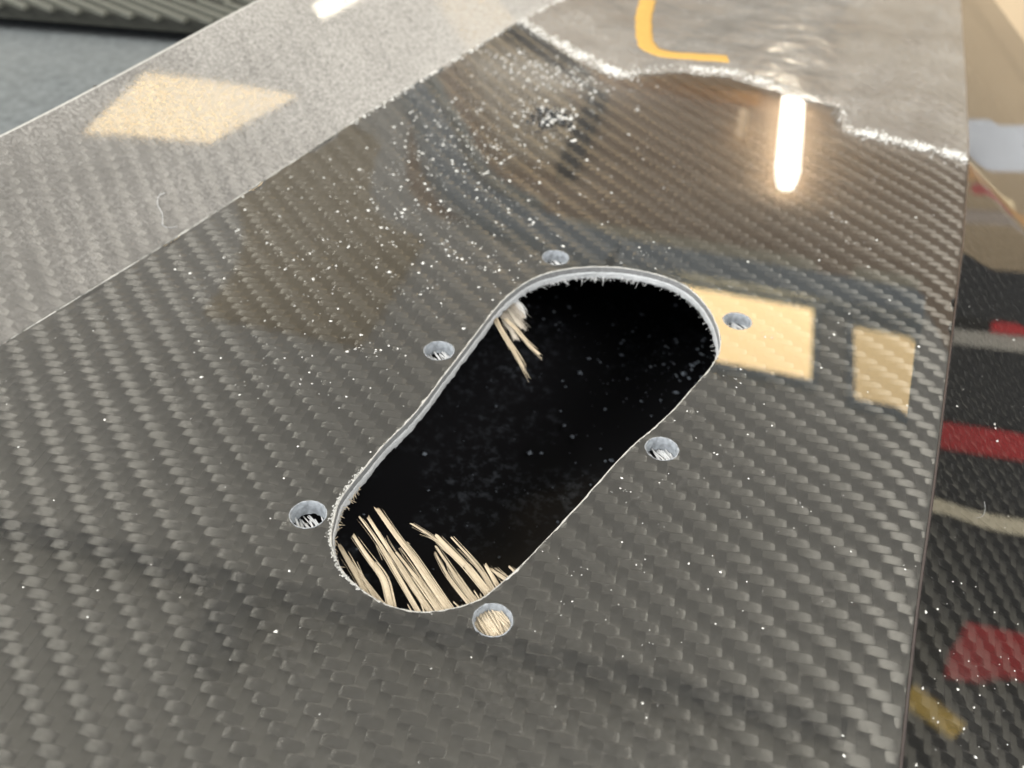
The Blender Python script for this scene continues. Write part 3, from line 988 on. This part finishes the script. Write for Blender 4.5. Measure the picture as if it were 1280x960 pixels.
def wood(name, c1, c2, plank):
    m, nt = new_mat(name)
    b = NB(nt)
    v = b.obj()
    mp = b.n('ShaderNodeMapping', ins={0: v, 2: (0, 0, math.radians(-17))}).outputs[0]
    sx = b.n('ShaderNodeSeparateXYZ', ins={0: mp})
    pl = b.math('FRACT', b.math('MULTIPLY', sx.outputs[1], plank))
    cell = b.n('ShaderNodeTexWhiteNoise', noise_dimensions='1D', ins={'W': b.math('FLOOR', b.math('MULTIPLY', sx.outputs[1], plank))}).outputs[0]
    gr = b.noise(b.n('ShaderNodeMapping', ins={0: mp, 3: (0.6, 9, 1)}).outputs[0], 3.0, 4.0)
    f = b.math('ADD', b.math('MULTIPLY', cell, 0.55), b.math('MULTIPLY', gr, 0.45))
    c = b.mixc(f, C4(*c1), C4(*c2))
    c = b.mixc(b.ramp(pl, 0.02, 0.06), C4(*[x * 0.4 for x in c1]), c)
    p = b.n('ShaderNodeBsdfPrincipled', ins={'Base Color': c, 'Roughness': 0.8})
    b.out(p.outputs[0])
    return m
M_WOOD = wood("ceiling_boards", (0.50, 0.33, 0.20), (0.86, 0.63, 0.42), 6.0)
M_PAINT = simple("ceiling_paint", (0.84, 0.80, 0.70), 0.9, 0.18, 1.1)
M_BEAM = simple("duct_metal", (0.47, 0.54, 0.57), 0.6, 0.2, 2.0)
M_PALE = simple("pale_batten", (0.86, 0.76, 0.54), 0.8, 0.1, 3.0)
M_ORANGE = simple("pine_beam", (0.62, 0.36, 0.16), 0.8, 0.15, 3.0)
M_TAN = simple("cardboard_tan", (0.80, 0.64, 0.44), 0.9, 0.1, 3.0)
M_DARK = simple("dark_metal", (0.05, 0.052, 0.058), 0.6, 0.3, 3.0)

V, F = cbox(-1.9, 7, 4.5, 13, 2.80, 2.90)
mk("ceiling", V, F, M_WOOD, None, False, kind="structure")
V, F = cbox(-9, 7, 12.0, 12.2, -1.5, 2.797)
mk("far_wall", V, F, simple("far_wall_paint", (0.16, 0.13, 0.10), 0.9, 0.3, 1.5), None, False, kind="structure")
V, F = join([cbox(-9, 7, -4, 4.497, 2.803, 2.90), cbox(-9, -1.903, 4.50, 13, 2.803, 2.90)])
mk("ceiling", V, F, M_PAINT, None, False, kind="structure")

def one(name, label, cat, parts, mat, group=None, bev=0.0):
    V, F = join(parts)
    o = mk(name, V, F, mat, None, False)
    o['label'] = label; o['category'] = cat
    if group: o['group'] = group
    return o
one("ceiling_beam", "grey blue ceiling duct crossing between the skylights", "duct", [cbox(-0.4, 1.5, 4.22, 4.45, 2.70, 2.80)], M_BEAM)
one("ceiling_beam", "pale batten beyond the grey duct", "beam", [cbox(-0.9, 0.64, 4.46, 4.60, 2.72, 2.797), cbox(0.84, 1.3, 4.46, 4.60, 2.72, 2.797)], M_PALE)
def curved_duct(name, label, pth, hw, z0, z1, mat):
    P = np.array(pth, float)
    t = np.r_[0, np.cumsum(np.hypot(*np.diff(P, axis=0).T))]
    s_ = np.linspace(0, t[-1], 50)
    Q = np.c_[np.interp(s_, t, P[:, 0]), np.interp(s_, t, P[:, 1])]
    for _ in range(8):
        Q[1:-1] = 0.25 * Q[:-2] + 0.5 * Q[1:-1] + 0.25 * Q[2:]
    T = np.gradient(Q, axis=0); T /= np.linalg.norm(T, axis=1)[:, None]
    Nn = np.c_[-T[:, 1], T[:, 0]] * hw
    V = []
    for q, n_ in zip(Q, Nn):
        for sg, z in ((-1, z0), (1, z0), (1, z1), (-1, z1)):
            V.append(cpt(q[0] + sg * n_[0], q[1] + sg * n_[1], z))
    F = [(i * 4 + j, i * 4 + (j + 1) % 4, i * 4 + 4 + (j + 1) % 4, i * 4 + 4 + j) for i in range(len(Q) - 1) for j in range(4)]
    F += [(3, 2, 1, 0), tuple((len(Q) - 1) * 4 + j for j in range(4))]
    o = mk(name, V, F, mat, None, False)
    o['label'] = label; o['category'] = "duct"
M_TRAY = simple("grey_tray", (0.26, 0.27, 0.27), 0.8)
one("cable_tray", "thin grey cable tray crossing overhead near the camera", "tray", [cbox(-2.6, 0.95, 1.70, 1.775, 2.66, 2.72)], M_TRAY)
one("heater_box", "dark grey heater box hung under the cable tray", "heater", [cbox(-1.30, -1.17, 1.38, 1.69, 2.55, 2.70)], M_TRAY)
curved_duct("curved_duct", "grey blue duct curving round the wooden ceiling's corner", [(-1.95, 8.0), (-2.0, 7.0), (-2.0, 6.4), (-1.93, 5.75), (-1.78, 5.2), (-1.55, 4.83), (-1.3, 4.62), (-1.0, 4.5), (-0.42, 4.34)], 0.13, 2.71, 2.795, M_BEAM)
curved_duct("curved_duct", "pale trim following the inside of the curved duct", [(-1.72, 7.0), (-1.74, 6.4), (-1.68, 5.8), (-1.55, 5.3), (-1.36, 5.0), (-1.15, 4.83), (-0.92, 4.72)], 0.035, 2.73, 2.795, simple("pale_green_trim", (0.55, 0.58, 0.52), 0.8))
one("ceiling_panel", "ochre board on the pale ceiling left of the skylights", "board", [cbox(-2.25, -1.45, 3.25, 4.2, 2.76, 2.80)], simple("ochre_board", (0.78, 0.63, 0.40), 0.9, 0.2, 4))
one("ceiling_panel", "long dark board overhead behind the camera", "board", [cbox(-1.3, 0.5, -2.9, -0.1, 2.5, 2.53)], M_DARK)  # added out of view; darkens what the middle weft tows reflect
one("ceiling_beam", "orange pine beam across the far wooden ceiling", "beam", [cbox(-1.0, 0.22, 6.62, 6.90, 2.70, 2.797)], M_ORANGE)
one("ceiling_panel", "tan square board fixed under the ceiling", "board", [cbox(-1.62, -0.92, 5.15, 5.95, 2.70, 2.797)], M_TAN)
one("ceiling_panel", "dark narrow board beside the tan ceiling board", "board", [cbox(-0.915, -0.80, 5.15, 6.3, 2.70, 2.797)], M_DARK)

def skylight(p0, p1, q0, q1, s, label, col=(1.0, 0.72, 0.36), group="warm lit skylights in the ceiling"):
    t = thing("skylight", label, "skylight", cpt((p0 + p1) / 2, (q0 + q1) / 2, 2.78), group)
    org = cpt((p0 + p1) / 2, (q0 + q1) / 2, 2.78)
    V, F = cbox(p0, p1, q0, q1, 2.765, 2.785)
    mk("pane", [np.array(v) - org for v in V], F, emit("skylight_pane", col, s), t, False)
    V, F = join([cbox(p0 - 0.03, p1 + 0.03, q0 - 0.03, q0 - 0.002, 2.75, 2.797), cbox(p0 - 0.03, p1 + 0.03, q1 + 0.002, q1 + 0.03, 2.75, 2.797),
                 cbox(p0 - 0.03, p0 - 0.002, q0 - 0.002, q1 + 0.002, 2.75, 2.797), cbox(p1 + 0.002, p1 + 0.03, q0 - 0.002, q1 + 0.002, 2.75, 2.797)])
    mk("frame", [np.array(v) - org for v in V], F, M_BEAM, t, False)
skylight(-0.06, 0.64, 3.60, 4.19, 12.5, "bright warm skylight mirrored beside the slot's far end")
skylight(0.84, 1.40, 3.52, 4.10, 6.5, "dimmer warm skylight mirrored by the right ridge")

skylight(-4.2, -1.5, -3.0, -0.7, 21.0, "wide cool glowing pane added behind the camera to the left", (1.0, 0.98, 0.93), "cool glowing panes added behind the camera")  # added light source, unseen, to brighten the weft tows at the left
skylight(0.95, 3.3, -3.0, -0.9, 12.5, "wide cool glowing pane added behind the camera to the right", (1.0, 0.98, 0.93), "cool glowing panes added behind the camera")  # unseen emitter added so the right-hand weft tows shine

def tube(p0, p1, q0, q1, z, s, label, col=(1.0, 0.90, 0.70)):
    org = cpt((p0 + p1) / 2, (q0 + q1) / 2, z)
    t = thing("tube_lamp", label, "lamp", org, "tube lamps")
    n = 14
    V, F = [], []
    rr = (p1 - p0) / 2
    for i, q in enumerate(np.linspace(q0, q1, 9)):
        k = 1.0 if 0 < i < 8 else 0.75
        for j in range(n):
            a = 2 * math.pi * j / n
            V.append(cpt((p0 + p1) / 2 + rr * k * math.cos(a), q, z + rr * k * math.sin(a)) - org)
    for i in range(8):
        for j in range(n):
            F.append((i * n + j, i * n + (j + 1) % n, (i + 1) * n + (j + 1) % n, (i + 1) * n + j))
    F += [tuple(range(n)), tuple(8 * n + j for j in range(n - 1, -1, -1))]
    mk("tube", V, F, emit("tube_glow", col, s), t)
    V, F = cbox(p0 + rr * 0.4, p1 - rr * 0.4, q0 + 0.05, q1 - 0.05, z + rr * 1.05, z + rr * 1.6)
    mk("housing", [np.array(v) - org for v in V], F, M_PALE, t, False)
tube(0.375, 0.515, 5.38, 6.80, 2.70, 24.0, "bright tube lamp mirrored above the slot", (1.0, 0.94, 0.82))
tube(0.50, 0.58, 8.2, 9.1, 2.70, 30.0, "faint far tube lamp mirrored on the matte band")
tube(0.095, 0.155, 5.95, 6.35, 2.72, 3.2, "small dim tube lamp left of the bright one", (1.0, 0.72, 0.45))

# two added lamps, out of view, hung only for the reflections in the flange
def added_flange_lamp():
    Q = [(-145, 191, 262), (-102, 245, 222), (-100, 200, 255), (-134, 162, 283)]
    c = np.mean(Q, 0)
    t = thing("added_flange_lamp", "unseen warm square lamp added for the window reflection in the left flange", "lamp", c)
    P = np.array(Q, float) - c
    nrm = np.cross(P[1] - P[0], P[3] - P[0]); nrm /= np.linalg.norm(nrm)
    if nrm[2] < 0: nrm = -nrm
    V = list(P) + list(P + nrm * 2)
    F = [(0, 1, 2, 3), (7, 6, 5, 4), (0, 4, 5, 1), (1, 5, 6, 2), (2, 6, 7, 3), (3, 7, 4, 0)]
    mk("diffuser", V, F, emit("added_lamp_glow", (1.0, 0.72, 0.36), 17.0), t, False)
    P2 = P * 1.06
    V = list(P2 + nrm * 2.4) + list(P2 * 0.9 + nrm * 16)
    mk("housing", V, F, M_DARK, t, False)
added_flange_lamp()
def added_short_tube():  # added source out of view; makes the tube reflection on the flange
    a, b_ = np.array([-145, 401, 322.0]), np.array([-149.2, 434, 286.0])
    c = (a + b_) / 2
    t = thing("tube_lamp", "unseen short tube added near the panel to mirror high on the flange", "lamp", c)
    d = (b_ - a); L = np.linalg.norm(d); d /= L
    s1 = np.cross(d, (0, 0, 1)); s1 /= np.linalg.norm(s1); s2 = np.cross(d, s1)
    V, F = [], []
    n = 12
    for i in range(2):
        for j in range(n):
            an = 2 * math.pi * j / n
            V.append(a - c + d * L * i + (s1 * math.cos(an) + s2 * math.sin(an)) * 5.5)
    F = [(j, (j + 1) % n, n + (j + 1) % n, n + j) for j in range(n)] + [tuple(range(n)), tuple(range(2 * n - 1, n - 1, -1))]
    mk("tube", V, F, emit("added_tube_glow", (1.0, 0.90, 0.70), 45.0), t)
    for i, e in enumerate((a, b_)):
        V, F = boxvf(e - c + d * (-6 if i == 0 else 6), d, s1, s2, 4, 6, 6)
        mk("end_cap", V, F, M_DARK, t, False)
added_short_tube()

# ------------------------------------------------------------------ workshop store to the right, mirrored in the edge face
CX, CY = 70.0, 20.0
def az_box(a0, a1, D, z0, z1, depth=60, rnd=0.0):
    am = math.radians((a0 + a1) / 2)
    rad = np.array([math.sin(am), math.cos(am), 0]); tan = np.array([math.cos(am), -math.sin(am), 0])
    hw = D * math.tan(math.radians((a1 - a0) / 2))
    c = np.array([CX, CY, 0]) + rad * (D + depth / 2)
    if rnd <= 0:
        return boxvf(c + np.array([0, 0, (z0 + z1) / 2]), tan, rad, (0, 0, 1), hw, depth / 2, (z1 - z0) / 2)
    prof = [(-hw, z0), (hw, z0)]
    for k in range(7):
        a = math.pi / 2 * k / 6
        prof.append((hw - rnd + rnd * math.cos(a), z1 - rnd + rnd * math.sin(a)))
    for k in range(7):
        a = math.pi / 2 + math.pi / 2 * k / 6
        prof.append((-hw + rnd + rnd * math.cos(a), z1 - rnd + rnd * math.sin(a)))
    n = len(prof)
    V = [c + tan * x - rad * depth / 2 + np.array([0, 0, z]) for x, z in prof] + [c + tan * x + rad * depth / 2 + np.array([0, 0, z]) for x, z in prof]
    F = [tuple(range(n)), tuple(range(2 * n - 1, n - 1, -1))] + [(j, n + j, n + (j + 1) % n, (j + 1) % n) for j in range(n)]
    return V, F
M_BIN = simple("black_plastic", (0.020, 0.021, 0.024), 0.35, 0.3, 4.0)
M_RED = simple("red_paint", (0.50, 0.025, 0.03), 0.4, 0.15, 6.0)
M_BIN2 = simple("dark_plastic", (0.012, 0.012, 0.014), 0.5, 0.3, 4.0)
one("store_wall", "tan board wall behind the store to the right", "wall", [az_box(-12, 19.5, 1900, -900, 480)], simple("tan_board", (0.50, 0.385, 0.25), 0.85, 0.3, 2.5))
one("store_wall", "dark wall behind the red and black bins", "wall", [az_box(15, 78, 2000, -1100, 480)], M_BIN2)
BINS = [(18.7, 22.6, 40, "narrow black bin nearest the tan board"), (24.3, 29.0, 0, "black bin beside the thick red post"), (30.8, 34.0, 30, "black bin between red post and wooden plank"), (35.1, 41.0, 20, "wide black bin beyond the wooden plank"), (44.1, 56, 20, "widest black bin at the end of the row")]
for a0, a1, zt, lb in BINS:
    one("storage_bin", lb, "bin", [az_box(a0, a1, 1500, -520, zt - 30, 200, 30)], M_BIN, "black bins in the store to the right")
one("red_post", "slim red post beside the first black bin", "post", [az_box(22.65, 23.3, 1490, -520, -95, 20)], M_RED)
one("red_post", "thick red post between two black bins", "post", [az_box(29.1, 30.7, 1490, -520, 30, 20)], M_RED)
one("red_post", "wide red post beside the widest black bin", "post", [az_box(41.0, 43.6, 1490, -520, -112, 20)], M_RED)
one("wooden_plank", "pale wooden plank standing between black bins", "plank", [az_box(34.1, 35.0, 1490, -520, -20, 20)], M_PALE)
one("grey_post", "beige grey post between the first two black bins", "post", [az_box(23.35, 24.25, 1495, -520, -20, 20)], simple("beige_grey", (0.42, 0.39, 0.33), 0.7))
one("orange_crate", "orange crate against the tan board", "crate", [az_box(12.0, 13.6, 1480, -520, -38, 60)], M_ORANGE)
one("grey_canister", "grey white canister at the far end of the store", "canister", [az_box(6.5, 9.4, 1480, -520, -18, 60, 20)], simple("grey_white", (0.55, 0.57, 0.60), 0.6))

V, F = boxvf((1092, 1021, -100), np.array([0.27, -0.18, -0.62]) / 0.70, (0.55, 0.83, 0), np.cross(np.array([0.27, -0.18, -0.62]) / 0.70, (0.55, 0.83, 0)), 42, 8, 12)
o = mk("yellow_strap", V, F, simple("yellow_web", (0.75, 0.50, 0.10), 0.7), None, False)
o['label'] = "short yellow strap hanging in front of the wide red post"
o['category'] = "strap"
for a0, a1, D, z0, z1, col, nm, lb in ((7.0, 8.6, 1350, -90, 30, (0.75, 0.45, 0.16), "amber_bottle", "amber bottle left of the orange crate"),
                                       (9.6, 10.6, 1380, -120, -20, (0.30, 0.26, 0.22), "brown_box", "small brown box behind the amber bottle"),
                                       (10.9, 11.6, 1300, -200, -10, (0.80, 0.62, 0.38), "cardboard_tube", "pale cardboard tube beside the orange crate"),
                                       (13.7, 14.3, 1420, -160, -60, (0.45, 0.10, 0.09), "red_can", "small dull red can right of the orange crate"),
                                       (15.2, 16.0, 1420, -200, -48, (0.36, 0.30, 0.25), "brown_box", "low brown box in front of the tan board")):
    o = one(nm, lb, nm.split("_")[1], [az_box(a0, a1, D, z0, z1, 40, min(16, (a1 - a0) * 8))], simple(nm + "_skin", col, 0.5, 0.3, 12))
